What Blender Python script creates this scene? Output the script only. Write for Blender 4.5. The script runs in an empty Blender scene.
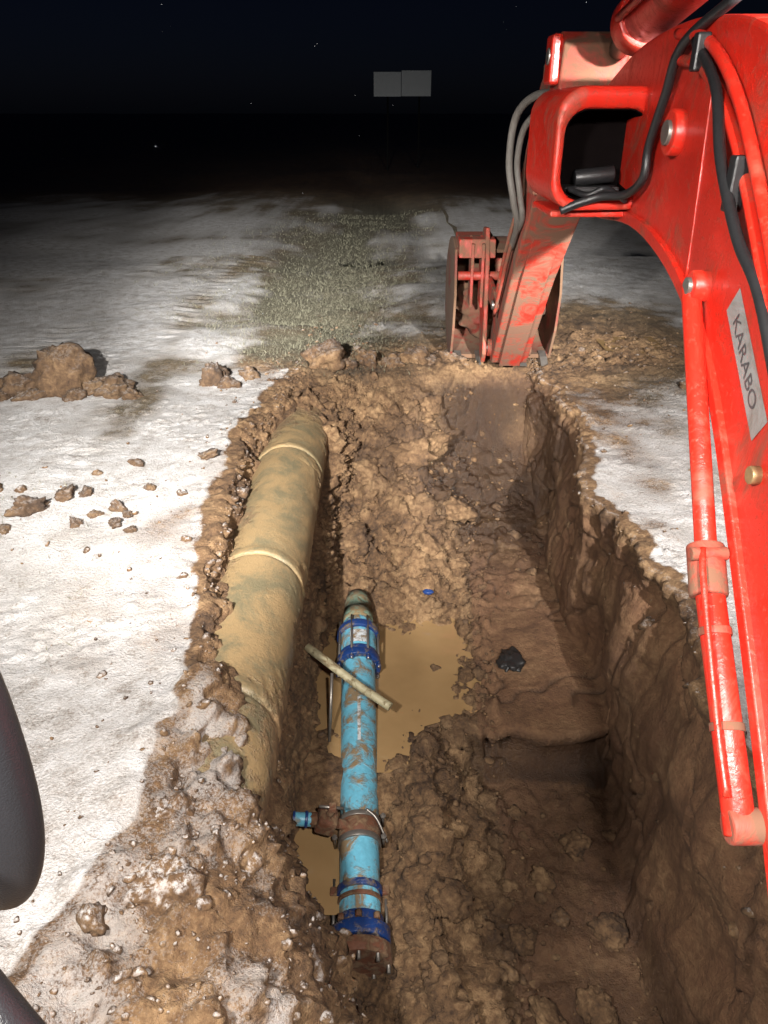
import bpy, math, random
import numpy as np
from mathutils import Vector, Matrix
random.seed(4); rng=np.random.default_rng(7)
S=bpy.context.scene
# ------------------------------------------------------------------ noise
def _h(ix,iy,iz,seed):
    a=(ix.astype(np.int64)*73856093)^(iy.astype(np.int64)*19349663)^(iz.astype(np.int64)*83492791)^(seed*2654435761)
    a&=0xffffffff
    a=((a^(a>>16))*0x45d9f3b)&0xffffffff
    a=((a^(a>>16))*0x45d9f3b)&0xffffffff
    a=a^(a>>16)
    return (a&0xffffff)/float(0xffffff)
def vnoise(p,seed=0):
    f=np.floor(p); i=f.astype(np.int64); t=p-f; t=t*t*t*(t*(t*6-15)+10)
    r=0
    for dx in (0,1):
        for dy in (0,1):
            for dz in (0,1):
                w=(t[:,0] if dx else 1-t[:,0])*(t[:,1] if dy else 1-t[:,1])*(t[:,2] if dz else 1-t[:,2])
                r=r+w*_h(i[:,0]+dx,i[:,1]+dy,i[:,2]+dz,seed)
    return r*2-1
def fbm(p,sc,octv=4,seed=0,g=.5):
    r=0;a=1.;n=0
    for o in range(octv):
        r=r+a*vnoise(p*sc+17.3*o,seed+o); n+=a; a*=g; sc*=2.03
    return r/n
def worley(p,sc,seed=0):
    q=p*sc; f=np.floor(q).astype(np.int64); F1=np.full(len(p),9.)
    for dx in (-1,0,1):
        for dy in (-1,0,1):
            for dz in (-1,0,1):
                a,b,c=f[:,0]+dx,f[:,1]+dy,f[:,2]+dz
                d=(a+_h(a,b,c,seed)-q[:,0])**2+(b+_h(a,b,c,seed+1)-q[:,1])**2+(c+_h(a,b,c,seed+2)-q[:,2])**2
                F1=np.minimum(F1,d)
    return np.sqrt(F1)
def sstep(a,b,x):
    t=np.clip((x-a)/(b-a),0,1); return t*t*(3-2*t)
# ------------------------------------------------------------------ mesh helpers
def empty(name):
    e=bpy.data.objects.new(name,None); S.collection.objects.link(e); return e
def obj(name,verts,faces,mat=None,parent=None,smooth=False):
    me=bpy.data.meshes.new(name); me.from_pydata([tuple(v) for v in verts],[],[tuple(f) for f in faces]); me.update()
    o=bpy.data.objects.new(name,me); S.collection.objects.link(o)
    if mat: me.materials.append(mat)
    if parent: o.parent=parent
    if smooth: me.polygons.foreach_set('use_smooth',[True]*len(me.polygons))
    return o
def fast(name,co,tris_or_quads,mat,parent=None,smooth=True):
    k=tris_or_quads.shape[1]; n=len(tris_or_quads)
    me=bpy.data.meshes.new(name); me.vertices.add(len(co)); me.vertices.foreach_set('co',np.ascontiguousarray(co,dtype=np.float32).ravel())
    me.loops.add(n*k); me.loops.foreach_set('vertex_index',tris_or_quads.astype(np.int32).ravel())
    me.polygons.add(n); me.polygons.foreach_set('loop_start',np.arange(0,n*k,k,dtype=np.int32))
    try: me.polygons.foreach_set('loop_total',np.full(n,k,dtype=np.int32))
    except Exception: pass
    me.polygons.foreach_set('use_smooth',np.full(n,smooth)); me.update(calc_edges=True); me.validate()
    me.materials.append(mat)
    o=bpy.data.objects.new(name,me); S.collection.objects.link(o)
    if parent: o.parent=parent
    return o
def fattr(o,name,a):
    at=o.data.attributes.new(name,'FLOAT','POINT'); at.data.foreach_set('value',np.ascontiguousarray(a,dtype=np.float32))
def bevel(o,w=.01,seg=2,ang=35):
    m=o.modifiers.new('b','BEVEL'); m.width=w; m.segments=seg; m.limit_method='ANGLE'; m.angle_limit=math.radians(ang); return o
def catmull(pts,n=8):
    P=[Vector(p) for p in pts]; P=[P[0]*2-P[1]]+P+[P[-1]*2-P[-2]]; out=[]
    for i in range(1,len(P)-2):
        for k in range(n):
            t=k/n; a,b,c,d=P[i-1],P[i],P[i+1],P[i+2]
            out.append(.5*((2*b)+(c-a)*t+(2*a-5*b+4*c-d)*t*t+(3*b-a-3*c+d)*t**3))
    out.append(P[-2]); return out
def tube(name,pts,r,mat,parent=None,seg=14,n=8,curve=True):
    P=catmull(pts,n) if curve and len(pts)>2 else [Vector(p) for p in pts]
    R=r if isinstance(r,(list,tuple)) else [r]*len(P)
    if len(R)!=len(P): R=list(np.interp(np.linspace(0,1,len(P)),np.linspace(0,1,len(R)),R))
    V=[];F=[]; T=(P[1]-P[0]).normalized(); N=T.orthogonal().normalized()
    for i,p in enumerate(P):
        t=(P[min(i+1,len(P)-1)]-P[max(i-1,0)]).normalized()
        N=(N-t*N.dot(t)).normalized(); B=t.cross(N)
        for k in range(seg):
            a=2*math.pi*k/seg; V.append(p+(N*math.cos(a)+B*math.sin(a))*R[i])
    for i in range(len(P)-1):
        for k in range(seg):
            k2=(k+1)%seg; F.append((i*seg+k,i*seg+k2,(i+1)*seg+k2,(i+1)*seg+k))
    ns=len(F); F.append(tuple(range(seg-1,-1,-1))); F.append(tuple((len(P)-1)*seg+k for k in range(seg)))
    o=obj(name,V,F,mat,parent); o.data.polygons.foreach_set('use_smooth',[i<ns for i in range(len(F))]); return o
def cyl(name,a,b,r,mat,parent=None,seg=24,bv=0):
    o=tube(name,[a,b],r,mat,parent,seg,curve=False)
    if bv: bevel(o,bv,2,50)
    return o
def lathe(name,a,b,prof,mat,parent=None,seg=32):
    a=Vector(a);b=Vector(b)
    return tube(name,[a+(b-a)*t for t,_ in prof],[r for _,r in prof],mat,parent,seg,curve=False)
def prism(name,prof,xl,w,mat,parent=None,bv=.012):
    n=len(prof); V=[(xl(y),y,z) for y,z in prof]+[(xl(y)+w,y,z) for y,z in prof]
    F=[tuple(range(n)),tuple(range(2*n-1,n-1,-1))]+[((i+1)%n,i,n+i,n+(i+1)%n) for i in range(n)]
    o=obj(name,V,F,mat,parent)
    import bmesh
    bm=bmesh.new(); bm.from_mesh(o.data); bmesh.ops.recalc_face_normals(bm,faces=bm.faces); bm.to_mesh(o.data); bm.free()
    if bv: bevel(o,bv,3,28)
    return o
def box(name,c,s,mat,parent=None,bv=.006,rot=None):
    M=Matrix.Translation(c)@(rot.to_4x4() if rot else Matrix.Identity(4))
    V=[M@Vector((x*s[0]/2,y*s[1]/2,z*s[2]/2)) for x in(-1,1) for y in(-1,1) for z in(-1,1)]
    F=[(0,1,3,2),(4,6,7,5),(0,4,5,1),(2,3,7,6),(0,2,6,4),(1,5,7,3)]
    o=obj(name,V,F,mat,parent)
    if bv: bevel(o,bv,2)
    return o
# ------------------------------------------------------------------ material helpers
class NT:
    def __init__(s,name):
        s.m=bpy.data.materials.new(name); s.m.use_nodes=True; s.t=s.m.node_tree; s.p=s.t.nodes['Principled BSDF']
        s.co=s.t.nodes.new('ShaderNodeTexCoord').outputs['Object']
    def n(s,k,**kw):
        x=s.t.nodes.new(k)
        for a,b in kw.items(): setattr(x,a,b)
        return x
    def l(s,a,b): s.t.links.new(a,b)
    def noise(s,sc,det=4,rough=.55,dist=0,vec=None):
        x=s.n('ShaderNodeTexNoise'); x.inputs['Scale'].default_value=sc; x.inputs['Detail'].default_value=det
        x.inputs['Roughness'].default_value=rough; x.inputs['Distortion'].default_value=dist; s.l(vec or s.co,x.inputs['Vector']); return x.outputs['Fac']
    def ramp(s,f,stops):
        x=s.n('ShaderNodeValToRGB'); e=x.color_ramp.elements
        while len(e)<len(stops): e.new(.5)
        for i,(p,c) in enumerate(stops):
            e[i].position=p; e[i].color=(c+(1,)) if isinstance(c,tuple) else (c,c,c,1)
        s.l(f,x.inputs['Fac']); return x.outputs['Color']
    def mix(s,f,a,b):
        x=s.n('ShaderNodeMix',data_type='RGBA')
        for v,i in ((f,0),(a,6),(b,7)):
            if isinstance(v,(int,float)): x.inputs[i].default_value=v
            elif isinstance(v,tuple): x.inputs[i].default_value=v+(1,)
            else: s.l(v,x.inputs[i])
        return x.outputs[2]
    def math(s,op,a,b=0,clamp=False):
        x=s.n('ShaderNodeMath',operation=op,use_clamp=clamp)
        for v,i in ((a,0),(b,1)):
            if isinstance(v,(int,float)): x.inputs[i].default_value=v
            else: s.l(v,x.inputs[i])
        return x.outputs[0]
    def attr(s,n): x=s.n('ShaderNodeAttribute'); x.attribute_name=n; return x.outputs['Fac']
    def nz(s):
        g=s.n('ShaderNodeNewGeometry'); x=s.n('ShaderNodeSeparateXYZ'); s.l(g.outputs['Normal'],x.inputs[0]); return x.outputs['Z']
    def bump(s,h,st=.5,d=.02):
        b=s.n('ShaderNodeBump'); b.inputs['Strength'].default_value=st; b.inputs['Distance'].default_value=d; s.l(h,b.inputs['Height'])
        s.l(b.outputs[0],s.p.inputs['Normal']); return b.outputs[0]
    def col(s,c):
        if isinstance(c,tuple): s.p.inputs['Base Color'].default_value=c+(1,)
        else: s.l(c,s.p.inputs['Base Color'])
    def rough(s,r):
        if isinstance(r,(int,float)): s.p.inputs['Roughness'].default_value=r
        else: s.l(r,s.p.inputs['Roughness'])
CL_D=(.045,.023,.011); CL_M=(.14,.077,.035); CL_L=(.31,.195,.098)
def soilcol(t):
    a=t.noise(2.2,4,.6,.4); b=t.noise(23,4,.68)
    m=t.math('ADD',t.math('MULTIPLY',a,.55),t.math('MULTIPLY',b,.45))
    return t.ramp(m,[(.37,CL_D),(.5,CL_M),(.65,CL_L)])
def mat_ground():
    t=NT('snow_dusted_soil')
    soil=soilcol(t); soil=t.mix(t.math('MULTIPLY',t.attr('wall'),t.math('MULTIPLY',t.noise(1.4,3,.6),1.0),True),soil,(.17,.080,.040))
    wet=t.attr('wet'); soil=t.mix(t.math('MULTIPLY',wet,.85),soil,(.03,.015,.008))  # darkens soil for real wetness and for painted shade alike
    ng=t.noise(30,4,.75,.4)
    grass=t.ramp(ng,[(.36,(.045,.038,.022)),(.5,(.11,.098,.06)),(.62,(.24,.215,.155))])
    base=t.mix(t.attr('grass'),soil,grass)
    n1=t.noise(5.5,6,.76,.3); n2=t.noise(75,3,.75); n3=t.noise(.9,2,.5)
    nn=t.math('ADD',t.math('ADD',t.math('MULTIPLY',n1,.62),t.math('MULTIPLY',n2,.54)),t.math('MULTIPLY',n3,.25))
    s=t.math('SUBTRACT',t.attr('snow'),nn)
    s=t.math('MULTIPLY',t.math('ADD',s,.03),4.2,True)
    up=t.math('MULTIPLY',t.math('SUBTRACT',t.nz(),.35),3.,True); s=t.math('MULTIPLY',s,up,True)
    snowc=t.ramp(t.math('ADD',t.math('MULTIPLY',n1,.6),t.math('MULTIPLY',n2,.4)),[(.37,(.27,.235,.205)),(.49,(.53,.51,.495)),(.64,(.75,.75,.76))])
    s=t.math('MULTIPLY',s,.93)
    t.col(t.mix(s,base,snowc))
    t.rough(t.math('SUBTRACT',.86,t.math('MULTIPLY',wet,.5)))
    h=t.math('ADD',t.noise(42,5,.74),t.math('MULTIPLY',n2,.5))
    t.bump(h,.9,.024); return t.m
def mat_clod():
    t=NT('clay_clods'); soil=soilcol(t); sn=t.attr('snow')
    f=t.math('MULTIPLY',t.math('SUBTRACT',t.nz(),.45),2.2,True); f=t.math('MULTIPLY',f,t.math('MULTIPLY',t.math('SUBTRACT',t.noise(40,3,.7),.45),6,True)); f=t.math('MULTIPLY',f,sn)
    soil=t.mix(t.math('MULTIPLY',t.attr('dark'),.6),soil,(.035,.022,.014))
    t.col(t.mix(f,soil,(.55,.52,.50))); t.rough(.85); t.bump(t.noise(60,5,.72),.9,.018); return t.m
def mat_paint(name,c,dirt=.5,rough=.33,thr=.55):
    t=NT(name); d=t.ramp(t.noise(3.2,6,.72,.8),[(thr-.07,0.),(thr+.1,1.)]); sp=t.ramp(t.noise(45,3,.6),[(.56,0.),(.68,1.)])
    d=t.math('MULTIPLY',t.math('MAXIMUM',d,t.math('MULTIPLY',sp,.5)),dirt)
    c2=tuple(x*.62 for x in c); b=t.mix(t.noise(1.7,4),c,c2)
    t.col(t.mix(d,b,(.12,.07,.04))); t.rough(t.math('ADD',t.math('MULTIPLY',d,.5),t.math('ADD',rough-.1,t.math('MULTIPLY',t.noise(14,4),.22)),True))
    t.bump(t.math('ADD',t.noise(90,2),t.math('MULTIPLY',d,3.)),.25,.003); return t.m
def mat_simple(name,c,r=.5,metal=0,var=.35,bs=60,spec=.5):
    t=NT(name); t.col(t.mix(t.noise(bs/3,4,.6),tuple(x*(1-var) for x in c),tuple(min(1,x*(1+var)) for x in c))); t.rough(r); t.p.inputs['Metallic'].default_value=metal
    t.p.inputs['Specular IOR Level'].default_value=spec
    t.bump(t.noise(bs,3),.3,.004); return t.m
def mat_mudded(name,c,mud,thr=.52,r=.4,sc=4,mudtop=False):
    t=NT(name); a=t.noise(sc,6,.72,.5); d=t.ramp(a,[(thr-.05,0.),(thr+.07,1.)])
    v=t.mix(t.noise(30,4),tuple(x*.7 for x in c),tuple(min(1,x*1.25) for x in c))
    m=t.mix(t.noise(18,4,.7),tuple(x*.5 for x in mud),tuple(x*1.25 for x in mud))
    t.col(t.mix(d,v,m)); t.rough(t.math('ADD',t.math('MULTIPLY',d,.4),r,True)); t.bump(t.math('ADD',t.math('MULTIPLY',d,1.),t.math('MULTIPLY',t.noise(50,4,.7),.5)),.7,.008); return t.m
def mat_bigpipe():
    t=NT('clay_coated_pipe'); m=t.attr('mud'); a=t.noise(3,6,.75,.5)
    film=t.mix(t.ramp(a,[(.40,0.),(.56,1.)]),(.16,.135,.08),(.28,.195,.10))
    f=t.math('MULTIPLY',t.math('SUBTRACT',t.math('ADD',m,t.noise(14,5,.75)),.76),5.,True)
    t.col(t.mix(f,film,t.mix(.45,soilcol(t),(.27,.18,.09)))); t.rough(t.math('ADD',.36,t.math('MULTIPLY',f,.5),True))
    t.bump(t.math('ADD',t.math('MULTIPLY',f,1.2),t.math('MULTIPLY',t.noise(50,4,.7),.6)),.8,.012); return t.m
M_g=mat_ground(); M_clod=mat_clod()
M_red=mat_paint('red_paint',(.64,.024,.012),.7,.34,.58)
M_redd=mat_paint('red_paint_muddy',(.46,.028,.016),.92,.45,.45)
M_buck=mat_paint('worn_bucket_steel',(.20,.02,.014),.95,.55,.40)
M_blk=mat_simple('black_rubber',(.012,.012,.013),.42)
M_hose=mat_simple('grey_hose',(.10,.09,.08),.55)
M_steel=mat_simple('steel',(.22,.20,.18),.4,.7)
M_big=mat_bigpipe()
M_blue=mat_mudded('blue_pipe_plastic',(.12,.37,.50),(.22,.155,.085),.515,.3,6.)
M_dblue=mat_mudded('blue_epoxy',(.01,.035,.14),(.18,.13,.07),.57,.35,9.)
M_rust=mat_mudded('rusty_iron',(.12,.045,.022),(.18,.11,.06),.5,.7,14)
M_tan=mat_mudded('old_service_pipe',(.36,.32,.2),(.2,.14,.07),.55,.5,12)
# ------------------------------------------------------------------ terrain
YS=[.5,1.0,1.6,2.3,2.8,3.4,3.9,4.36,4.42,4.9,5.5,6.2,7.0,7.8,8.45,8.75,8.95]
def T(*a): return list(a)
C={
'L':T(-1.4,-1.4,-1.30,-1.10,-1.10,-1.12,-1.12,-1.19,-1.20,-1.26,-1.34,-1.36,-1.31,-1.23,-1.15,-1.1,-1.1),
'2x':T(-.6,-.6,-.6,-.62,-.74,-.90,-1.02,-1.10,-1.12,-1.17,-1.20,-1.21,-1.19,-1.07,-1.0,-1.0,-1.0),
'2z':T(0,-.1,-.13,-.13,-.16,-.12,-.12,-.13,-.14,-.18,-.22,-.24,-.19,-.04,0,0,0),
'3x':T(-.5,-.45,-.3,-.38,-.76,-.90,-.90,-.90,-.90,-.90,-.90,-.90,-.90,-.85,-.8,-.8,-.8),
'3z':T(0,-.3,-.45,-.5,-.48,-.5,-.5,-.5,-.5,-.5,-.5,-.5,-.45,-.1,0,0,0),
'4x':T(-.4,-.3,-.05,-.2,-.58,-.70,-.70,-.68,-.68,-.66,-.64,-.6,-.55,-.5,-.5,-.5,-.5),
'4z':T(0,-.6,-1.0,-1.05,-.85,-.8,-.8,-.8,-.8,-.8,-.8,-.75,-.62,-.35,-.08,0,0),
'5x':T(-.35,-.2,.05,-.15,-.42,-.60,-.60,-.56,-.55,-.54,-.50,-.44,-.4,-.35,-.3,-.3,-.3),
'5z':T(0,-1.2,-1.7,-1.8,-1.82,-1.78,-1.46,-1.48,-1.54,-1.58,-1.50,-1.25,-.95,-.55,-.15,0,0),
'6x':T(0,.1,.2,.05,.0,-.0,-.0,-.0,-.0,.0,.0,.0,.0,.0,.0,.0,.0),
'6z':T(0,-1.2,-1.75,-1.8,-1.8,-1.72,-1.48,-1.58,-1.62,-1.62,-1.58,-1.28,-.95,-.55,-.15,0,0),
'7x':T(.3,.35,.45,.38,.32,.32,.32,.32,.32,.38,.45,.42,.4,.4,.4,.4,.4),
'7z':T(0,-1.0,-1.6,-1.52,-1.42,-1.32,-1.34,-1.50,-1.54,-1.60,-1.58,-1.25,-.92,-.58,-.15,0,0),
'8x':T(.7,.7,.78,.80,.82,.84,.82,.78,.72,.75,.8,.85,.9,.95,1.0,1.0,1.0),
'8z':T(0,-1.2,-1.9,-2.02,-2.0,-1.94,-1.88,-1.82,-1.44,-1.46,-1.47,-1.46,-1.38,-1.2,-.7,-.15,0),
'9x':T(1.6,1.66,1.68,1.68,1.68,1.70,1.72,1.74,1.80,1.80,1.74,1.72,1.76,1.78,1.75,1.75,1.75),
'9z':T(0,-1.2,-1.95,-2.1,-2.1,-2.07,-2.0,-1.94,-1.42,-1.44,-1.44,-1.44,-1.43,-1.35,-1.0,-.25,0),
'10x':T(1.75,1.75,1.74,1.72,1.72,1.78,1.80,1.80,1.76,1.75,1.70,1.74,1.82,1.84,1.82,1.82,1.82),
'10z':T(0,-.6,-.95,-.95,-.95,-.9,-.85,-.8,-.78,-.75,-.75,-.72,-.7,-.65,-.5,-.15,0),
'R':T(1.8,1.8,1.8,1.75,1.76,1.86,1.94,1.95,1.92,1.85,1.74,1.82,1.92,1.90,1.90,1.88,1.88)}
ys=np.concatenate([np.arange(-4,.5,.15),np.arange(.5,10.5,.023),np.arange(10.5,17,.06),17*1.05**np.arange(0,26),17*1.05**26*1.09**np.arange(0,30)])
ny=len(ys)
I=lambda k:np.interp(ys,YS,C[k])
o1=np.stack([ys,ys*0,ys*0],1)
nL=fbm(o1+5,1.6,4,3)*.12+fbm(o1,7,3,5)*.06; nR=fbm(o1+50,1.3,4,9)*.17+fbm(o1+9,6,3,15)*.09
Zr=ys*0
ctl=[(Zr-4.2,Zr),(I('L')+nL,Zr)]+[(I(f'{k}x')+(nL*.4 if k==2 else (nR*.5 if k in(9,10) else 0)),I(f'{k}z')) for k in range(2,11)]+[(I('R')+nR,Zr),(Zr+4.8,Zr)]
cnt=[115,26,16,12,44,20,18,24,44,46,46,110]
secs=np.concatenate([i+np.arange(c)/c for i,c in enumerate(cnt)]+[[12.]])
X=np.zeros((ny,len(secs)));Z=np.zeros_like(X)
for j,s in enumerate(secs):
    i=min(int(s),11);f=s-i
    X[:,j]=ctl[i][0]*(1-f)+ctl[i+1][0]*f; Z[:,j]=ctl[i][1]*(1-f)+ctl[i+1][1]*f
lf=-4.2-(1.09**np.arange(62,0,-1)-1)*1.8; rf=4.8+(1.09**np.arange(1,63)-1)*1.8
X=np.concatenate([np.tile(lf,(ny,1)),X,np.tile(rf,(ny,1))],1); Z=np.concatenate([np.zeros((ny,62)),Z,np.zeros((ny,62))],1)
secs=np.concatenate([np.full(62,-1.),secs,np.full(62,13.)]); nx=len(secs)
ynear=((ys>.5)&(ys<10)&(np.abs(ys-4.39)>.08))
for it in range(2):
    for A in (X,Z):
        A[:,1:-1]=.25*A[:,:-2]+.5*A[:,1:-1]+.25*A[:,2:]
    Z[1:-1]=np.where(ynear[1:-1,None],.25*Z[:-2]+.5*Z[1:-1]+.25*Z[2:],Z[1:-1])
Y=np.tile(ys[:,None],(1,nx)); SEC=np.tile(secs,(ny,1))
stepw=sstep(7.6,8.0,SEC)*(1-sstep(8.95,9.35,SEC))
Y0=Y.copy()
Y=Y-stepw*np.where(Z>-1.56,.13*np.exp(-((Y0-4.42)/.06)**2),0)+stepw*np.where((Z<=-1.56)&(Y0<4.42),.05*np.exp(-((Y0-4.37)/.08)**2),0)
rag=fbm(np.stack([X.ravel(),X.ravel()*0,X.ravel()*0],1),2.2,4,211).reshape(X.shape)
Y=Y+stepw*(rag*.09+(X-1.2)*.03)*np.exp(-((Y0-4.4)/.45)**2)
P=np.stack([X,Y,Z],2)
def normals(P):
    a=np.gradient(P,axis=1);b=np.gradient(P,axis=0);n=np.cross(a,b); n/=np.linalg.norm(n,axis=2,keepdims=True)+1e-9; return n
N=normals(P)
AREA=(np.abs(np.gradient(X,axis=1))*np.abs(np.gradient(Y0,axis=0))).ravel()
fl=P.reshape(-1,3).copy(); sec=SEC.ravel(); x,y,z=fl.T
pit=sstep(.02,.22,-z)
Lr=np.repeat(ctl[1][0],nx); Rr=np.repeat(ctl[11][0],nx)
dl=Lr-x; dr=x-Rr
dist=np.where(sec<=1,dl,np.where(sec>=11,dr,0.)); dist=np.maximum(dist,np.where(y>8.95,y-8.95,0)); 
fine=((y<17)&(x>-12)&(x<12))
big=fbm(fl,.35,3,21)*.10*(1-pit)*np.clip(np.abs(dist)/1.5,0,1)
med=fbm(fl,2.2,4,31); sm=fbm(fl,9,4,41)
w1=np.zeros(len(fl));w2=np.zeros(len(fl));w3=np.zeros(len(fl))
q=fl[fine]+.07*np.stack([fbm(fl[fine],5,3,61),fbm(fl[fine],5,3,62),fbm(fl[fine],5,3,63)],1)
w1[fine]=np.clip(.62-worley(q,5,71),-.1,1); w2[fine]=np.clip(.6-worley(q,12,81),-.1,1); w3[fine]=np.clip(.6-worley(q,27,91),-.1,1)
rim=np.exp(-(dist/.2)**2)*(1-pit)
leftslope=((sec>1)&(sec<6)).astype(float)*sstep(.02,.1,-z+ (sec>1)*.05)
wallR=sstep(8.85,9.1,sec)*(1-sstep(10.9,11.1,sec))
floorc=((sec>6)&(sec<8.2)).astype(float)
farw=sstep(5.6,6.2,y)*pit*(1-wallR*.8)*np.where((sec>8.0),.40,1.2)
pitflat=((sec>=8.2)&(sec<=9)).astype(float)*(1-farw)
rp=sstep(-.1,.35,fbm(fl,1.6,3,215))
clod=np.maximum.reduce([rim*np.where(sec>=11,.15,.35),leftslope*.9,floorc*pit*.95,farw,pitflat*np.where(y<4.2,.42,.10)*pit,wallR*(.05+.2*rp*sstep(10.2,10.9,sec)+.08*rp)*pit])
clod=np.where((sec>2)&(sec<4)&(y>2.8)&(y<7.6),.2,clod)
clod=np.where((sec>1)&(sec<=2)&(y>2.9)&(y<7.6),clod*.7,clod)
clod=np.where((sec>4)&(sec<6)&(y>3.1)&(y<5.6),.4,clod)
mud=np.exp(-((x-2.6)/1.7)**2-((y-10.4)/2.1)**2)
mud2=np.exp(-((x-1.2)/2.4)**2-((y-9.5)/.7)**2)
clod=np.maximum(clod,np.clip(mud+mud2,0,1)*.55)
swx=np.interp(y,[8.9,12,16.5,28,60],[-.8,-1.1,-1.3,-.3,1.]); sww=np.interp(y,[8.9,12,16.5,28,60],[.9,1.25,1.5,1.6,2.2])
sw=np.exp(-((x-swx+fbm(fl,.7,3,19)*1.3)/sww)**2)*sstep(8.3,10,y)
d=med*(.018+.075*clod)+sm*(.006+.04*clod)+clod*(w1*.16+w2*.11+w3*.055)-clod*.03
d+=rim*(.005+np.where(sec>=11,.01,.04)*np.clip(med+.3,0,1))*(y>1)
d+=wallR*pit*(fbm(fl*np.array([1,1.0,1.4]),1.2,3,101)*.13)
d+=wallR*pit*.03*np.abs(fbm(fl*np.array([1,3.,.35]),3,2,103))
fis=np.exp(-(fbm(fl*np.array([1,1.,1.]),1.5,3,107)/.025)**2)*wallR*pit; d-=fis*.05
fis2=np.exp(-(fbm(fl,1.1,3,109)/.016)**2)*(sec>8)*(sec<=9)*(y>4.45)*(y<8)*pit; d-=fis2*.04
d+=(1-pit)*fine*(np.clip(w3,0,1)*.04*sstep(0,.5,fbm(fl,1.4,3,111)) + np.clip(w2,0,1)*.05*sstep(.1,.5,fbm(fl,1.1,3,121)))
n=N.reshape(-1,3)
co=fl+n*d[:,None]; co[:,2]+=big-sw*.22*sstep(8.9,12,y)
tr=(1-pit)*(sec<=1)*sstep(.25,.5,dist)*fine
for tx in (-2.9,-4.6):
    rut=np.abs(x-tx+.25*np.sin(y*.6)); co[:,2]-=tr*.025*np.exp(-(rut/.22)**2)*(.5+.5*np.sign(np.sin(y*21)))*sstep(.0,.4,fbm(fl,.5,2,191)+.2)
co[:,2]+=np.where(y>17,fbm(fl,.06,3,131)*.35*sstep(17,40,y),0)
idx=np.arange(ny*nx).reshape(ny,nx)
quads=np.stack([idx[:-1,:-1],idx[:-1,1:],idx[1:,1:],idx[1:,:-1]],2).reshape(-1,4)
ground=fast('ground',co,quads,M_g)
nearl=sstep(4.2,3.0,y)
edge=np.where(sec<=1,.03*(1-nearl),.0)+.12*fbm(fl,2.5,3,141)*(1-nearl*(sec<=1))
ed=sstep(0,1,np.clip((dist-edge*.3)/(np.abs(edge)+.08),0,1)); ed=np.where(sec<=1,np.maximum(ed,.75*nearl),ed)
snow=np.where(sec<=1,1.0,.98)*ed
snow*=(1-.60*np.clip(mud*1.3+mud2,0,1)); snow*=1-.44*np.clip(sw*1.1,0,1)
snow+=(fbm(fl,.8,3,151)*.22+fbm(fl,3.5,3,152)*.15)*(1-pit)
for tx in (-2.9,-4.6): snow-=tr*.20*np.exp(-((x-tx+.25*np.sin(y*.6))/.3)**2)*sstep(5.0,7.5,y)
snow-=.24*np.exp(-np.abs(dist)/.45)*(1-pit)*(.5+fbm(fl,3,3,153))*(1-nearl*.6)
snow=np.where((sec>1)&(sec<5.2)&(y<4.2),np.maximum(snow,(.75-.05*(sec-1)-.06*(sec>3)+.20*fbm(fl,2.5,3,155))*nearl),snow)
snow=np.where((sec>1)&(sec<2)&(y>=3.6),.47,snow)
snow=np.where((sec>=10)&(sec<=11),np.clip(.68*(sec-10),0,1),snow)
snow=np.where(y>14,snow-.08*sstep(14,24,y)-.55*sstep(24,34,y+4*fbm(fl,.15,3,157)),snow)  # snow thins far out: lamp falloff painted as darker ground
gr=np.clip(sw*1.4,0,1); gr=np.where((sec<=1)|(sec>=11)|(y>9.4),np.maximum(gr,.6*sstep(.3,1.2,dist)),gr)*(1-np.clip(mud+mud2,0,1))
wet_wall_shade=np.exp(-((x-1.2)/.75)**2-((y-7.9)/1.0)**2)*pit  # wet clay plus the stick's cast shadow, both painted into the soil colour
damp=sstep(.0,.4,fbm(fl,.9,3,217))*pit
wet_shade_m=np.clip(sstep(-1.45,-2.0,z)*.45*(sec>7.7)+wet_wall_shade*1.25+.25*farw*(sec>7.8)+fis*.5+fis2*.8+.35*damp*(sec>5)+sstep(25,33,y)*.8+stepw.ravel()*(np.abs(y-4.37)<.13)*(z<-1.50)*.5,0,1)  # real damp, plus painted shade on pit floor, shelf undercut and far ground
fattr(ground,'snow',snow); fattr(ground,'grass',np.where(y>17,gr*(1-sstep(25,33,y)),gr)); fattr(ground,'wet',wet_shade_m)
fattr(ground,'wall',pit*(sec>8)*(1-np.clip(wet_wall_shade,0,1)))
# ------------------------------------------------------------------ clods
import bmesh
def ico(sub,seed,k=1.):
    bm=bmesh.new(); bmesh.ops.create_icosphere(bm,subdivisions=sub,radius=1)
    v=np.array([q.co[:] for q in bm.verts]); f=np.array([[a.index for a in t.verts] for t in bm.faces]); bm.free()
    r=1+k*(.55*fbm(v+seed*7.7,1.2,3,seed)+.3*np.clip(.6-worley(v+seed,2.2,seed),-.2,1))
    if sub>=3: r+=.3*fbm(v+seed,4,3,seed+3)
    return v*r[:,None],f
def randrot(n):
    q=rng.normal(size=(n,4)); q/=np.linalg.norm(q,axis=1,keepdims=True); w,a,b,c=q.T
    return np.stack([np.stack([1-2*(b*b+c*c),2*(a*b-c*w),2*(a*c+b*w)],1),np.stack([2*(a*b+c*w),1-2*(a*a+c*c),2*(b*c-a*w)],1),np.stack([2*(a*c-b*w),2*(b*c+a*w),1-2*(a*a+b*b)],1)],1)
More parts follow.
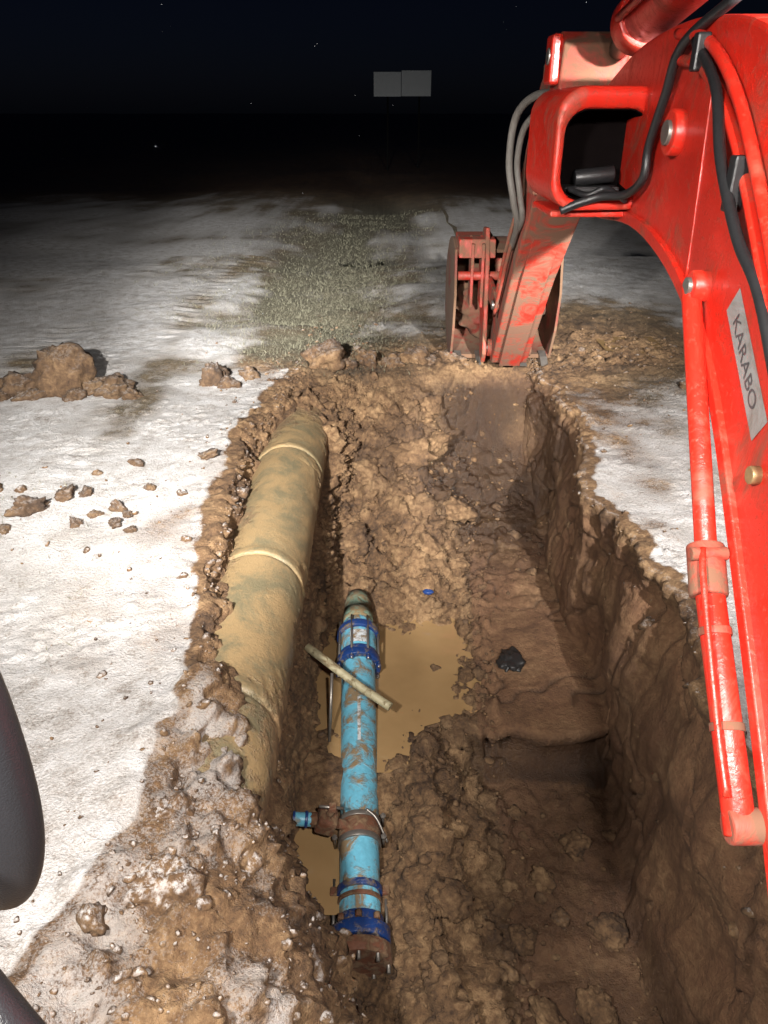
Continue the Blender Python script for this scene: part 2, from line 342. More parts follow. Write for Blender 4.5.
def scatter(pos,size,sub,nv,snowv,darkv=None):
    if darkv is None: darkv=np.zeros(len(pos))
    VV=[];FF=[];SS=[];DD=[];off=0; k=len(pos); vari=rng.integers(0,nv,k)
    for v in range(nv):
        m=np.where(vari==v)[0]
        if len(m)==0: continue
        bv,bf=ico(sub,v+1+sub*10); sc=rng.uniform(.6,1.2,(len(m),3)); sc[:,2]*=.9
        R=randrot(len(m)); V=bv[None]*sc[:,None]*size[m][:,None,None]; V=np.einsum('nij,nkj->nki',R,V); V[:,:,2]*=.8; V+=pos[m][:,None]
        VV.append(V.reshape(-1,3)); FF.append((bf[None]+off+np.arange(len(m))[:,None,None]*len(bv)).reshape(-1,3)); off+=V.shape[0]*V.shape[1]
        SS.append(np.repeat(snowv[m],len(bv))); DD.append(np.repeat(darkv[m],len(bv)))
    return np.concatenate(VV),np.concatenate(FF),np.concatenate(SS),np.concatenate(DD)
dens=np.clip(clod,0,1)**1.5
patch=sstep(.15,.5,fbm(fl,.9,3,171))
dens=np.maximum(dens,.2*np.exp(-np.abs(dist)/.4)*(1-pit)*np.where(sec>=11,.5,1))
dens=np.where(sec<1,np.maximum(dens,.12*patch*np.exp(-dist/2.5)),dens)
dens=np.where(sec>11,np.maximum(dens,.16*patch*np.exp(-dist/2.)),dens)
inpipe=((x+.95)**2+(z+.42)**2<.37**2)&(y>2.6)
inbl=(np.abs(x+.19)<.2)&(y>2.55)&(y<5.9)&(z<-1)
dens=np.where(inpipe|inbl|(~fine)|(y>12.5)|(y<.9),0,dens)
pr=dens/dens.sum()
def pick(n,lo,hi,pw,sink=.1):
    ii=rng.choice(len(fl),n,p=pr); s=lo+(hi-lo)*rng.random(n)**pw; p=co[ii].copy(); p[:,2]+=s*sink; return p,s,np.clip(snow[ii]*1.2,0,1),rng.random(n)*.7
parts=[]
p,s_,q_,k_=pick(9500,.005,.018,2,.25); parts.append(scatter(p,s_,1,6,q_,k_))
p,s_,q_,k_=pick(1300,.016,.042,2.4); parts.append(scatter(p,s_,2,7,q_,k_))
p,s_,q_,k_=pick(120,.04,.08,1.8,0); parts.append(scatter(p,s_,3,6,q_,k_))
hand=np.array([(-3.3,8.05,.06,.22),(-4.1,8.1,.05,.26),(-2.98,7.98,.05,.22),(-2.75,7.85,.03,.14),(-4.4,8.0,.04,.24),(-3.85,7.85,.03,.17),(-3.4,7.85,.02,.15),(-4.7,7.9,.03,.22),(-3.1,8.2,.04,.17),(-4.2,7.8,.0,.14),
 (-1.95,8.4,.07,.19),(-1.78,8.25,.03,.13),(-2.05,8.3,.02,.1),(-1.6,8.6,.03,.1),(-.7,9.05,.10,.24),(-.45,9.0,.03,.14),(-.2,9.1,.05,.17),(.1,9.1,.02,.15),(.35,9.15,.06,.2),(.6,9.2,.0,.12),(.85,9.15,.03,.17),
 (-2.78,5.2,.05,.12),(-2.6,5.45,.03,.085),(-2.45,5.5,.02,.07),(-2.85,4.9,.02,.07),(-2.35,5.0,.02,.07),(-2.1,5.25,.01,.07),(-2.0,5.15,.01,.05),(-2.2,6.1,.02,.07),(-1.95,5.6,.02,.06),(-2.5,5.9,.01,.05),(-2.05,5.0,.02,.06),(-1.9,4.9,.01,.04),(-1.6,6.3,.02,.07),(-2.25,5.15,.01,.05),
 (.3,3.4,-1.36,.12),(.4,2.9,-1.45,.11),(.1,7.0,-.95,.2),(-.15,7.5,-.75,.2),(.45,6.6,-1.12,.17),(-.3,6.6,-1.05,.16),(.3,7.7,-.62,.2),(.6,7.9,-.55,.2),(0,8.2,-.4,.2),(-.2,6.1,-1.28,.12),(.55,8.4,-.3,.2),(.8,7.3,-1.1,.15),(.75,6.5,-1.3,.1),
 (-.95,2.05,-.12,.2),(-1.0,2.4,-.10,.12),(-.65,1.85,-.36,.16),(-.4,2.0,-.65,.16),(-.1,1.75,-1.05,.15),(-1.07,3.1,-.03,.07),(-.98,2.75,-.10,.08),(-.7,2.3,-.25,.12),(1.3,2.6,-2.02,.12),(.9,3.0,-1.98,.11),(1.1,3.4,-1.96,.1),(1.4,3.7,-1.96,.09),(1.0,2.5,-2.0,.13),(1.5,3.1,-2.05,.1)])
hd=np.where((hand[:,0]<-1.55)&(hand[:,1]>4),.85,.2)
parts.append(scatter(hand[:,:3],hand[:,3],4,9,np.where((hand[:,2]>-.7)&(hand[:,1]<4),.8,np.where(hand[:,2]>-.1,.25,0)),hd))
bv,bf=ico(4,3,.45); V=bv*np.array([.33,.27,.32])+np.array([-3.58,8.1,.2]); parts.append((V,bf,np.full(len(V),.2),np.full(len(V),.6)))
off=0;VV=[];FF=[];SS=[];DD=[]
for v,f,s_,k_ in parts: VV.append(v);FF.append(f+off);SS.append(s_);DD.append(k_);off+=len(v)
VV=np.concatenate(VV)
VV=VV+.016*np.stack([fbm(VV,14,3,201),fbm(VV,14,3,202),fbm(VV,14,3,203)],1)
cl=fast('soil_clods',VV,np.concatenate(FF),M_clod); fattr(cl,'snow',np.concatenate(SS)); fattr(cl,'dark',np.concatenate(DD))
# ------------------------------------------------------------------ grass
t=NT('frosted_grass'); t.col(t.mix(t.noise(9,3),(.07,.07,.038),(.30,.28,.20))); t.rough(.8); M_grass=t.m
gd=np.where((y<26)&(np.abs(x)<9)&(pit<.05),np.clip(sw*1.2,0,1)+.05*(dist>.3)*patch*(y<17),0)*(1-np.clip(mud+mud2,0,1))*AREA/(1+(y/12)**2); gd=gd/gd.sum()
k=20000; ii=rng.choice(len(fl),k,p=gd); yy0=fl[ii,1]; js=np.where(yy0>16,.5,.04)
b=co[ii]+np.stack([rng.uniform(-1,1,k)*js,rng.uniform(-1,1,k)*js,np.zeros(k)],1)
a=rng.random(k)*6.283; hh=rng.uniform(.02,.065,k); ln=rng.uniform(.2,1.6,k); a2=rng.random(k)*6.283; w=.0033*np.clip(yy0/11,1,2.)[:,None]
dx=np.stack([np.cos(a),np.sin(a),0*a],1)*w; tip=b+np.stack([np.cos(a2)*ln*hh,np.sin(a2)*ln*hh,hh],1)
V=np.stack([b-dx,b+dx,tip],1).reshape(-1,3); fast('grass',V,np.arange(k*3).reshape(-1,3),M_grass,smooth=False)
# ------------------------------------------------------------------ water
t=NT('muddy_water'); t.col(t.mix(t.noise(3,4),(.22,.135,.06),(.34,.22,.105))); t.rough(.05); t.bump(t.noise(9,3),.15,.004); M_w=t.m
obj('muddy_water',[(-.6,3.95,-1.49),(.22,3.95,-1.49),(.32,4.42,-1.49),(.8,4.6,-1.49),(.9,6.0,-1.49),(-.6,6.0,-1.49)],[(0,1,2,3,4,5)],M_w)
obj('muddy_water',[(-.66,2.95,-1.65),(-.06,2.95,-1.65),(-.03,3.66,-1.65),(-.66,3.66,-1.65)],[(0,1,2,3)],M_w)
obj('puddle',[(2.9,9.5,.03),(3.7,9.5,.03),(3.7,10.3,.03),(2.9,10.3,.03)],[(0,1,2,3)],M_w)
# ------------------------------------------------------------------ large pipe
ky=460; ka=120; yy=np.linspace(2.5,8.7,ky); aa=np.linspace(0,2*np.pi,ka,endpoint=False)
AY,AA=np.meshgrid(yy,aa,indexing='ij'); R=np.full(AY.shape,.338)
for c in (6.75,4.75,3.3):
    tt=AY-c-.05*np.sin(AA); R+=.005*np.exp(-(tt/.04)**4)-.035*np.exp(-((tt+.06)/.011)**2)
R*=1-.12*sstep(2.9,2.5,AY)
pp=np.stack([-.95+R*np.cos(AA),AY,-.42+R*np.sin(AA)],2).reshape(-1,3)
nr=np.stack([np.cos(AA),0*AA,np.sin(AA)],2).reshape(-1,3)
low=sstep(.45,-.3,np.sin(AA)).ravel(); lft=sstep(.2,-.9,np.cos(AA)).ravel()
mudp=np.clip(.4*low+.35*lft+.35*sstep(4.4,3.0,pp[:,1])+.45*sstep(7.0,7.8,pp[:,1])+.35*fbm(pp,1.8,3,305),0,1)
crust=sstep(.1,.5,fbm(pp,2.6,4,301)*.6+mudp*.8); dd=fbm(pp,3,3,302)*.006+crust*(.004+.014*fbm(pp,13,4,303)+.006*fbm(pp,40,2,304))
pp=pp+nr*dd[:,None]
i2=np.arange(ky*ka).reshape(ky,ka); q2=np.stack([i2[:-1],np.roll(i2,-1,1)[:-1],np.roll(i2,-1,1)[1:],i2[1:]],2).reshape(-1,4)
bgp=fast('water_main_pipe',pp,q2,M_big); fattr(bgp,'mud',mudp)
# ------------------------------------------------------------------ blue pipe
bp=empty('blue_water_pipe'); A=Vector((-.24,5.69,-1.30)); B=Vector((-.145,2.76,-1.69)); 
def at(t,ox=0,oz=0): return A+(B-A)*t+Vector((ox,0,oz))
ax=(B-A).normalized(); sx=Vector((1,0,0)); sx=(sx-ax*sx.dot(ax)).normalized(); up=sx.cross(ax); up=up if up.z>0 else -up
lathe('pipe_body',A,B,[(.06,.135),(.065,.143),(.1,.145),(.5,.138),(.85,.132),(1,.13)],M_blue,bp,40)
M_yend=mat_mudded('pale_pipe_end',(.16,.25,.19),(.2,.14,.07),.47,.5,8)
lathe('pipe_end',at(-.07),at(.07),[(0,.10),(.3,.125),(.6,.132),(.6,.135),(1,.137)],M_yend,bp,32)
def ring(name,t0,t1,r,mat,bv=.006): 
    return bevel(lathe(name,at(t0),at(t1),[(0,r),(1,r)],mat,bp,40),bv,2,50)
ring('coupling_sleeve',.085,.235,.160,M_blue)
ring('coupling_ring_far',.095,.12,.19,M_dblue); ring('coupling_ring_near',.21,.235,.192,M_dblue); ring('coupling_lip',.19,.205,.170,M_dblue)
for k in range(8):
    a=k*math.pi/4+.3; o=sx*math.cos(a)*.182+up*math.sin(a)*.182
    cyl('coupling_bolt',at(.075)+o,at(.25)+o,.010,M_steel,bp,10); cyl('coupling_nut',at(.238)+o,at(.247)+o,.02,M_dblue,bp,6)
M_lab=mat_mudded('pipe_label',(.5,.53,.55),(.22,.15,.08),.52,.5,14)
def wrap_label(name,t0,t1,a0,a1,r,mat,parent):
    V=[];F=[];nn=10
    for k in range(nn+1):
        a=a0+(a1-a0)*k/nn; o=sx*math.cos(a)*r+up*math.sin(a)*r; V+= [at(t0)+o,at(t1)+o]
    for k in range(nn): F.append((2*k,2*k+1,2*k+3,2*k+2))
    obj(name,V,F,mat,parent,True)
wrap_label('coupling_label',.13,.18,1.1,2.0,.163,M_lab,bp)
wrap_label('printed_stripe',.38,.52,1.45,1.62,.1435,M_lab,bp)
T0=.745
ring('saddle_strap',T0-.03,T0-.018,.150,M_steel,.003); ring('saddle_strap_b',T0+.02,T0+.033,.149,M_steel,.003); ring('saddle_body',T0-.018,T0+.02,.146,M_rust,.004)
for sgn in (-1,1):
    for tt in (T0-.024,T0+.027):
        o=sx*sgn*.165+up*.03; cyl('strap_bolt',at(tt)+o-up*.07,at(tt)+o+up*.08,.010,M_steel,bp,8); cyl('strap_nut',at(tt)+o+up*.045,at(tt)+o+up*.062,.02,M_steel,bp,6)
tube('strap_wire',[at(T0-.03)+sx*.05+up*.15,at(T0-.01)+sx*.12+up*.12,at(T0+.03)+sx*.19+up*.03],.009,M_steel,bp,8)
c=at(T0)
sb=empty('service_valve'); 
cyl('valve_outlet',c-sx*.08+up*.10,c-sx*.26+up*.17,.035,M_rust,sb,16,.004)
box('valve_body',c-sx*.22+up*.17,(.13,.16,.13),M_rust,sb,.02,Matrix.Rotation(.4,3,'Y'))
cyl('valve_stem',c-sx*.21+up*.2,c-sx*.17+up*.30,.025,M_rust,sb,10,.004); box('valve_cap',c-sx*.17+up*.31,(.05,.06,.04),M_rust,sb,.006); cyl('valve_handle',c-sx*.10+up*.30,c-sx*.26+up*.33,.010,M_steel,sb,8)
cyl('valve_nut',c-sx*.28+up*.175,c-sx*.33+up*.18,.05,M_rust,sb,6,.004)
cyl('blue_service_pipe',c-sx*.32+up*.18,c-sx*.50+up*.20,.046,M_blue,sb,20,.004); cyl('service_ring',c-sx*.345+up*.182,c-sx*.365+up*.185,.056,M_dblue,sb,20,.003); cyl('service_ring_b',c-sx*.43+up*.192,c-sx*.445+up*.194,.054,M_dblue,sb,20,.003)
ring('restraint_collar',.875,.89,.148,M_dblue); ring('collar_rim',.90,.91,.142,M_rust,.003)
ring('end_flange',.965,.995,.19,M_dblue,.008); ring('end_flange_outer',1.0,1.03,.195,M_rust,.008); ring('flange_neck',.94,.965,.150,M_dblue,.01)
for a in (-.15,.9,1.6,2.3,3.3,4.2,5.2):
    o=sx*math.cos(a)*.172+up*math.sin(a)*.172
    cyl('flange_bolt',at(.955)+o,at(1.045)+o,.012,M_steel,bp,8); cyl('flange_nut',at(.95)+o,at(.963)+o,.022,M_rust,bp,6)
for a in (-.1,3.25):
    o=sx*math.cos(a)*.168+up*math.sin(a)*.168; cyl('tie_rod',at(.85)+o,at(1.0)+o,.011,M_steel,bp,8); box('tie_lug',at(.88)+o,(.05,.06,.05),M_rust,bp,.006)
tube('service_pipe',[(-.62,4.80,-1.00),(-.2,4.52,-1.16),(.05,4.36,-1.235)],.034,M_tan,None,20,6)
cyl('rod',(-.42,4.25,-1.48),(-.40,4.5,-1.02),.012,M_steel,None,10)
bv,bf=ico(4,5); obj('black_rock',bv*np.array([.10,.15,.05])+np.array([1.1,5.15,-1.43]),bf,mat_simple('black_stone',(.015,.014,.014),.5),None,True)
bv,bf=ico(3,8); obj('blue_plastic_scrap',bv*np.array([.05,.03,.02])+np.array([.42,5.95,-1.25]),bf,M_dblue,None,True)
# ------------------------------------------------------------------ excavator
ex=empty('excavator')
xb=lambda y:.965+.065*y
under=[(.3,.0),(.8,.5),(1.39,1.07),(1.9,1.52),(2.4,1.93),(2.8,2.14),(3.3,2.27),(3.9,2.32),(4.6,2.27),(5.3,2.22)]
top=[(5.95,2.72),(5.0,2.93),(4.2,3.08),(3.2,3.10),(2.4,2.93),(1.4,2.25),(.5,1.3),(-.1,.55)]
def cm2(l,n=6): return [(p.x,p.y) for p in catmull([(a,b,0) for a,b in l],n)]
tipc=(5.95,2.47); tip=[(tipc[0]+.25*math.cos(a),tipc[1]+.25*math.sin(a)) for a in np.linspace(-1.45,1.45,10)]
prism('boom',cm2(under)+tip+cm2(top),lambda y:xb(y),.44,M_red,ex,.018)
def offs(l,d): 
    P=cm2(l,4); out=[]
    for i,p in enumerate(P):
        a=P[max(i-1,0)];b=P[min(i+1,len(P)-1)]; tx,ty=b[0]-a[0],b[1]-a[1]; L=math.hypot(tx,ty); out.append((p[0]-ty/L*d,p[1]+tx/L*d))
    return P,out
a_,b_=offs(under[1:],-.02); c_,d_=offs(under[1:],.035)
prism('boom_lower_flange',b_+d_[::-1],lambda y:xb(y)-.022,.05,M_red,ex,.006)
tube('boom_weld_bead',[(xb(y_)-.001,y_,z_) for y_,z_ in ((2.95,2.24),(2.98,2.45),(3.02,2.7),(3.06,2.98))],.006,M_red,ex,8)
for py,pz,r,l in ((5.95,2.47,.12,.06),(3.35,2.72,.085,.05),(2.72,2.25,.055,.06)):
    cyl('boom_pin_boss',(xb(py)-l,py,pz),(xb(py)+.44+l,py,pz),r,M_red,ex,32,.008); cyl('boom_pin',(xb(py)-l-.015,py,pz),(xb(py),py,pz),r*.55,M_steel,ex,20,.004)
cyl('lift_cylinder_rod',(1.02,2.0,1.52),(1.10,2.75,2.24),.034,M_red,ex,24,.004)
cyl('lift_cylinder_barrel',(.985,1.40,1.03),(1.02,2.02,1.54),.044,M_red,ex,28,.006)
cyl('lift_cylinder_foot',(.95,1.42,1.05),(1.2,1.42,1.05),.05,M_redd,ex,28,.008)
cyl('lift_cylinder_collar',(1.01,1.93,1.465),(1.025,2.06,1.575),.058,M_redd,ex,28,.008)
cyl('lift_cylinder_port',(.955,2.0,1.58),(1.07,2.0,1.58),.022,M_redd,ex,16,.004)
tube('lift_hard_line',[(.945,1.45,1.13),(.95,1.6,1.26),(.97,1.9,1.53),(.99,2.0,1.6)],.010,M_red,ex,10)
for a0 in (.35,.7): 
    p0=Vector((.985,1.40,1.03)).lerp(Vector((1.02,2.02,1.54)),a0); dd_=Vector((.035,.62,.51)).normalized(); cyl('barrel_band',p0,p0+dd_*.025,.049,M_redd,ex,28,.003)
cyl('boom_bolt',(xb(1.98)-.03,1.98,1.86),(xb(1.98)+.02,1.98,1.86),.028,mat_simple('brass_fitting',(.3,.2,.1),.45,.6),ex,12,.004)
xc=1.46
cyl('arm_cylinder_barrel',(xc-.06,2.9,3.56),(xc-.02,4.95,3.24),.135,M_red,ex,36,.01)
cyl('arm_cylinder_gland',(xc-.025,4.85,3.255),(xc-.02,5.05,3.225),.16,M_red,ex,36,.012)
cyl('arm_cylinder_rod',(xc-.02,5.0,3.235),(xc-.01,5.5,3.12),.06,M_steel,ex,24)
cyl('arm_cylinder_tube',(xc-.22,2.9,3.50),(xc-.19,4.85,3.24),.022,M_red,ex,14); 
for yy_ in (3.4,4.3): box('cylinder_clamp',(xc-.2,yy_,3.48-(yy_-3.2)*.15),(.12,.06,.07),M_blk,ex)
def rrect(cx,cz,w,h,r,n=6):
    out=[]
    for cxs,czs,a0 in ((1,1,0),(-1,1,math.pi/2),(-1,-1,math.pi),(1,-1,1.5*math.pi)):
        for k in range(n+1):
            a=a0+k/n*math.pi/2; out.append((cx+cxs*(w/2-r)+r*math.cos(a),cz+czs*(h/2-r)+r*math.sin(a)))
    return out
def frame(name,outer,inner,y0,y1,tilt,mat):
    n=len(outer); V=[]
    for ring_,yv in ((outer,y1),(outer,y0+.03),([(a*.93+b*.07,c*.93+d*.07) for (a,c),(b,d) in zip(outer,inner)],y0+.005),([(a*.6+b*.4,c*.6+d*.4) for (a,c),(b,d) in zip(outer,inner)],y0),([(a*.12+b*.88,c*.12+d*.88) for (a,c),(b,d) in zip(outer,inner)],y0+.008),(inner,y0+.03),(inner,y1)):
        V+=[(a,yv+tilt*(a-1.3),c) for a,c in ring_]
    F=[]
    for L in range(6):
        for k in range(n):
            k2=(k+1)%n; F.append((L*n+k,L*n+k2,(L+1)*n+k2,(L+1)*n+k))
    return obj(name,V,F,mat,ex,True)
fo=rrect(1.07,2.63,.52,.54,.13); fi=rrect(1.065,2.605,.42,.40,.11)
frame('lamp_guard',fo,fi,4.0,4.75,.12,M_red)
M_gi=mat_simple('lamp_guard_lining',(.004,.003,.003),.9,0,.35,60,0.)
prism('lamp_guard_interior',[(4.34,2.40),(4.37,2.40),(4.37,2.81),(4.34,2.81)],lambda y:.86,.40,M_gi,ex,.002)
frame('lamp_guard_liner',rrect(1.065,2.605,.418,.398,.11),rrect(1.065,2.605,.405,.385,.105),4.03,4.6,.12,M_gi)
cyl('guard_valve',(.98,4.22,2.49),(1.18,4.22,2.51),.04,M_blk,ex,16,.006); box('guard_bracket',(1.06,4.22,2.44),(.28,.15,.03),M_blk,ex,.01)
box('guard_shelf',(1.10,4.3,2.335),(.52,.5,.03),M_red,ex,.01)
prism('guard_cheek',[(4.7,2.4),(4.7,2.88),(5.6,2.8),(5.9,2.6),(5.6,2.35)],lambda y:xb(y)-.10,.12,M_red,ex,.02)
xs=lambda y:1.15+.05*(y-6.3)
st=[(5.42,3.16),(5.60,3.24),(5.85,3.16),(6.35,2.98),(6.9,2.55),(8.95,.50),(8.98,.30),(8.85,.14),(8.66,.16),(7.3,1.38),(6.25,2.14),(5.98,2.25),(5.75,2.45),(5.5,2.85)]
prism('stick',st,xs,.42,M_redd,ex,.02)
for py,pz,r in ((5.58,3.1,.08),(6.0,2.47,.13),(8.82,.30,.10),(8.3,.92,.08)):
    cyl('stick_pin_boss',(xs(py)-.05,py,pz),(xs(py)+.47,py,pz),r,M_redd,ex,28,.008); cyl('stick_pin',(xs(py)-.075,py,pz),(xs(py),py,pz),r*.6,M_steel,ex,20,.004)
for zc,yc in ((3.02,5.9),(2.3,6.15)): box('stick_gusset',(xs(6)-.01,yc,zc),(.04,.25,.12),M_redd,ex,.01)
box('stick_clevis',(xs(5.6)-.03,5.6,3.08),(.07,.2,.28),M_red,ex,.02)
prism('stick_seam',[(6.4,2.05),(7.3,1.33),(8.6,.14),(8.66,.19),(7.35,1.43),(6.45,2.15)],lambda y:xs(y)+.09,.24,M_redd,ex,.006)
cyl('bucket_cylinder_barrel',(1.36,6.5,3.1),(1.44,8.0,1.75),.10,M_red,ex,28,.008); cyl('bucket_cylinder_rod',(1.44,7.9,1.84),(1.49,8.95,.98),.05,M_steel,ex,20)
for xx in (1.20,1.70):
    prism('bucket_link',[(8.25,.98),(8.4,1.05),(9.05,1.12),(9.1,.95),(8.95,.88),(8.35,.84)],lambda y,xx=xx:xx,.05,M_redd,ex,.012)
tube('stick_hose',[(1.30,5.5,2.75),(1.12,5.9,2.9),(1.0,6.35,2.78),(.985,6.5,2.45),(1.05,6.55,2.15),(1.12,6.7,1.95),(1.15,7.1,1.7)],.028,M_hose,ex)
tube('stick_hose_b',[(1.32,5.5,2.70),(1.16,5.95,2.8),(1.06,6.3,2.7),(1.04,6.45,2.45),(1.09,6.5,2.2),(1.14,6.6,2.0),(1.15,7.0,1.8)],.024,M_hose,ex)
cyl('hose_coupling',(1.10,6.05,2.83),(1.19,5.88,2.87),.04,M_steel,ex,12,.004)
tube('stick_hard_line',[(1.13,6.6,2.1),(1.14,7.3,1.5),(1.18,8.1,.85)],.018,M_redd,ex,10); tube('stick_hard_line_b',[(1.12,6.6,2.2),(1.13,7.3,1.62),(1.17,8.0,1.02)],.018,M_redd,ex,10)
prof=[(9.05,1.38),(9.45,1.46),(9.85,1.38),(10.15,1.12),(10.25,.78),(10.15,.45),(9.9,.2),(9.55,.08),(9.2,.06)]
pr_=cm2(prof,5); xl,xr=.84,2.06
V=[];F=[];n_=len(pr_)
cen=(9.5,.75)
inn=[(cen[0]+(a-cen[0])*.94,cen[1]+(b-cen[1])*.94) for a,b in pr_]
for xx in (xl,xr): V+=[(xx,a,b) for a,b in pr_]+[(xx,a,b) for a,b in inn]
for k in range(n_-1):
    F+=[(k,k+1,2*n_+k+1,2*n_+k),(n_+k+1,n_+k,3*n_+k,3*n_+k+1),(k+1,k,n_+k,n_+k+1),(2*n_+k,2*n_+k+1,3*n_+k+1,3*n_+k)]
F+=[(0,2*n_,3*n_,n_),(n_-1,2*n_-1,4*n_-1,3*n_-1)]
obj('bucket_shell',V,F,M_buck,ex,False)
for xx in (xl-.02,xr-.01): prism('bucket_side_plate',pr_+[(9.0,.45),(8.92,.9)],lambda y,xx=xx:xx,.03,M_buck,ex,.006)
for k in range(5):
    xx=xl+.08+k*(xr-xl-.16)/4; prism('bucket_tooth',[(9.3,.0),(9.3,.13),(9.12,.1),(8.98,.02)],lambda y,xx=xx:xx-.045,.09,M_steel,ex,.008)
for xx in (1.16,1.66):
    prism('bucket_ear',[(8.7,.25),(8.8,.12),(9.0,.2),(9.5,1.35),(9.3,1.6),(9.05,1.62),(8.9,1.3)],lambda y,xx=xx:xx,.05,M_redd,ex,.015)
prism('bucket_top_bracket',[(8.95,1.3),(9.0,1.5),(9.5,1.52),(9.5,1.4),(9.1,1.3)],lambda y:.86,.42,M_redd,ex,.015)
for xx in (1.0,1.12): prism('quick_hitch_rib',[(8.9,.75),(8.95,1.45),(9.2,1.52),(9.15,.8)],lambda y,xx=xx:xx,.035,M_redd,ex,.008)
cyl('quick_hitch_bar',(.86,8.98,1.1),(1.66,8.98,1.1),.05,M_redd,ex,16,.006)
bv,bf=ico(4,7); obj('bucket_mud',bv*np.array([.52,.38,.36])+np.array([1.4,9.62,.62]),bf,M_buck,ex,True)
off_=-.045
tube('boom_hose',[(xb(3.0)+.02,3.0,3.14),(xb(3.35)+off_,3.35,3.02),(xb(3.5)+off_,3.5,2.85),(xb(3.64)+off_,3.64,2.66),(xb(3.66)+off_,3.66,2.53),(1.14,3.82,2.45),(1.05,3.92,2.43),(.96,3.95,2.40),(.87,3.97,2.36)],.020,M_blk,ex)
tube('boom_hose_b',[(1.15,3.85,2.42),(1.08,3.97,2.46),(1.0,3.99,2.43),(.93,4.1,2.45)],.015,M_blk,ex)
for k,dz in enumerate((0,.085)):
    tube('boom_hard_line',[(xb(y_)-.03,y_,z_+dz) for y_,z_ in ((3.5,2.98),(3.1,2.93),(2.7,2.76),(2.3,2.47),(1.9,2.13),(1.3,1.6),(.7,1.05))],.02,M_red,ex,12)
tube('boom_side_hose',[(xb(y_)-.045-b_,y_,z_) for y_,z_,b_ in ((3.2,3.02,0),(2.85,2.87,.01),(2.6,2.66,.03),(2.35,2.46,.02),(2.1,2.3,0),(1.5,1.8,0))],.018,M_blk,ex,12)
box('hose_clamp',(xb(2.5)-.05,2.5,2.60),(.05,.05,.16),M_blk,ex,.008); box('hose_clamp',(xb(3.1)-.05,3.1,2.98),(.05,.05,.12),M_blk,ex,.008)
M_white=mat_paint('label_white',(.34,.34,.335),.6,.4,.53); M_txt=mat_simple('label_lettering',(.08,.08,.085),.5)
o0=Vector((xb(2.18)-.012,2.07,1.93)); du=Vector((.065,1,.72)).normalized(); dv=Vector((0,-.72,1))
def lq(a,b,e=0): return o0+du*a+dv*b+Vector((-e,0,0))
lab=obj('label',[lq(0,0),lq(.50,0),lq(.50,.085),lq(0,.085)],[(0,1,2,3)],M_white,ex)
tc=bpy.data.curves.new('t','FONT'); tc.body='KARABO'; tc.size=.10; tmp=bpy.data.objects.new('t',tc); S.collection.objects.link(tmp)
dg=bpy.context.evaluated_depsgraph_get(); tm=bpy.data.meshes.new_from_object(tmp.evaluated_get(dg)); bpy.data.objects.remove(tmp)
for v in tm.vertices: v.co=lq(.43-v.co.x*.88,.023+v.co.y*.55,.003)
tm.materials.clear(); tm.materials.append(M_txt); to=bpy.data.objects.new('label_text',tm); S.collection.objects.link(to); to.parent=ex
M_mir=mat_simple('black_plastic',(.014,.014,.016),.3,0,.1,300)
bm=bmesh.new(); bmesh.ops.create_uvsphere(bm,u_segments=48,v_segments=32,radius=1)
V=[v.co.copy() for v in bm.verts]; F=[[a.index for a in f.verts] for f in bm.faces]; bm.free()
sg=lambda a,p:math.copysign(abs(a)**p,a)
cm=Vector((-.635,.79,1.985)); obj('cab_mirror',[cm+Vector((sg(v.x,.85)*.115,sg(v.y,.8)*.05,sg(v.z,.85)*.35)) for v in V],F,M_mir,ex,True)
tube('mirror_arm',[(-.66,.82,2.0),(-.72,.78,1.75),(-.85,.6,1.5)],.012,M_blk,ex)
cyl('cab_handrail',(-.80,.72,1.99),(-.30,.43,1.50),.045,M_mir,ex,24)
# ------------------------------------------------------------------ distant sign
sgn=empty('road_sign'); M_sign=mat_simple('sign_panel',(.16,.175,.185),.5,0,.05); M_post=mat_simple('dark_post',(.002,.002,.002),.9,0,.3,60,.1)
box('panel_a',(.18,46,4.0),(1.46,.06,1.15),M_sign,sgn,.01); box('panel_b',(1.72,46,4.04),(1.58,.06,1.2),M_sign,sgn,.01)
for xx in (.2,1.9): box('sign_post',(xx,46.1,1.9),(.10,.10,4.2),M_post,sgn,.01)
k=120; c0=np.stack([rng.uniform(-6,6,k),rng.uniform(4,14,k),rng.uniform(1.2,6,k)],1); bv,bf=ico(1,3)
V=(bv[None]*rng.uniform(.0012,.0025,(k,1,1))+c0[:,None]).reshape(-1,3); F=(bf[None]+np.arange(k)[:,None,None]*len(bv)).reshape(-1,3)
fast('snowflakes',V,F,mat_simple('snow',(.5,.5,.52),.6,0,.02))
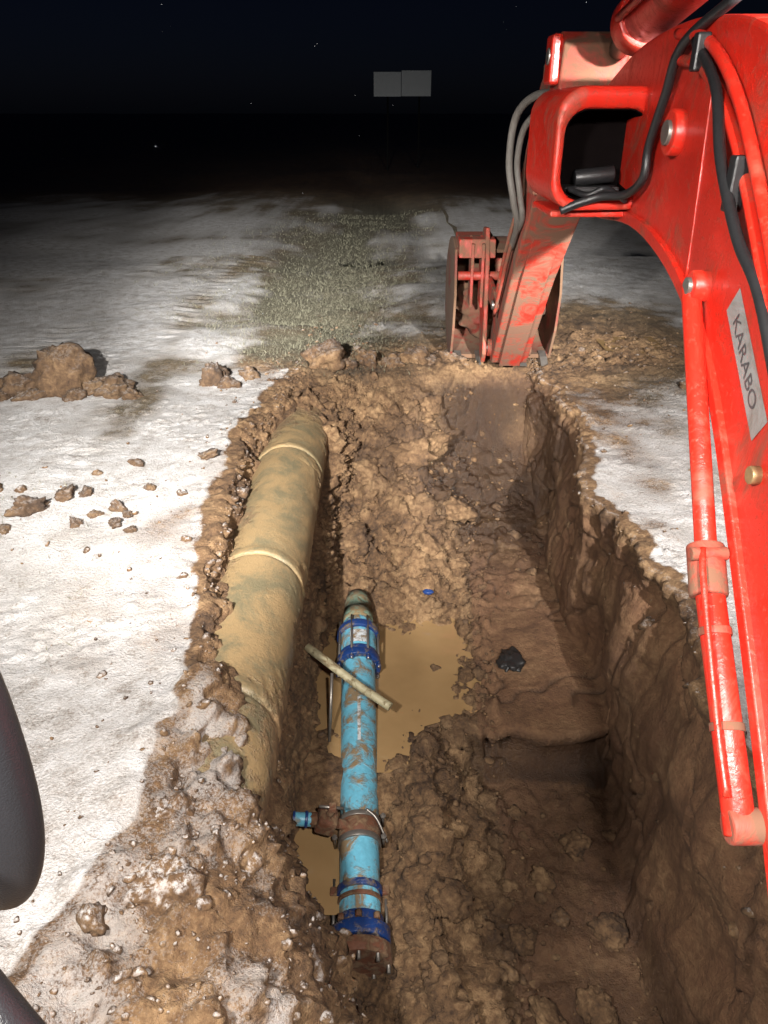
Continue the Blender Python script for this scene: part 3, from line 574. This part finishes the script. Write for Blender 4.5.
# ------------------------------------------------------------------ world and lights
W=bpy.data.worlds.new('World'); S.world=W; W.use_nodes=True; nt=W.node_tree; bg=nt.nodes['Background']
sky=nt.nodes.new('ShaderNodeTexSky'); sky.sky_type='NISHITA'; sky.sun_disc=False; sky.sun_elevation=math.radians(35); sky.sun_rotation=math.radians(150)
hs=nt.nodes.new('ShaderNodeMix'); hs.data_type='RGBA'; hs.blend_type='MULTIPLY'; hs.inputs[0].default_value=1; hs.inputs[7].default_value=(.40,.46,.9,1)
nt.links.new(sky.outputs[0],hs.inputs[6]); nt.links.new(hs.outputs[2],bg.inputs[0]); bg.inputs[1].default_value=.0009
def look(o,t): o.rotation_euler=(Vector(t)-o.location).to_track_quat('-Z','Y').to_euler()
def spot(name,loc,tgt,P_,size,blend,c,r=.06):
    l=bpy.data.lights.new(name,'SPOT'); l.energy=P_; l.spot_size=math.radians(size); l.spot_blend=blend; l.color=c; l.shadow_soft_size=r
    o=bpy.data.objects.new(name,l); S.collection.objects.link(o); o.location=loc; look(o,tgt); return o
spot('work_lamp_left',(-1.5,-.15,3.35),(-1.4,10.5,0),8600,60,1.0,(1,.97,.93))
spot('work_lamp_right',(2.3,-.15,3.45),(1.6,10.5,0),6300,60,1.0,(1,.97,.93))
spot('far_fill_left',(-1.3,-.15,3.35),(-2.2,16.5,0),24000,25,1.0,(1,.98,.95))  # added narrow beam that lifts the far ground on the left
spot('far_fill_right',(2.2,-.15,3.45),(1.8,16.5,0),16000,25,1.0,(1,.98,.95))  # added narrow beam that lifts the far ground on the right
spot('work_lamp_near',(-1.35,-.3,3.5),(.4,3.8,-.6),1500,105,.9,(1,.95,.89),.14)
spot('fill_lamp_centre',(.45,-.3,3.55),(.2,3.8,-.6),1150,112,.9,(1,.95,.89),.08)  # added fill for the blue pipe's shaded left side and the trench floor
l=bpy.data.lights.new('moon','SUN'); l.energy=.004; l.angle=.009; l.color=(.8,.88,1); o=bpy.data.objects.new('moon',l); S.collection.objects.link(o); o.rotation_euler=(math.radians(50),0,math.radians(150))
cam=bpy.data.cameras.new('cam'); co_=bpy.data.objects.new('camera',cam); S.collection.objects.link(co_); co_.location=(0,0,2.8)
co_.rotation_euler=(math.radians(90-28.2),0,0); cam.sensor_fit='HORIZONTAL'; cam.sensor_width=36; cam.lens=36*750/768; cam.clip_start=.05; cam.clip_end=2000
S.camera=co_; S.view_settings.view_transform='Standard'; S.view_settings.look='None'; S.view_settings.exposure=0
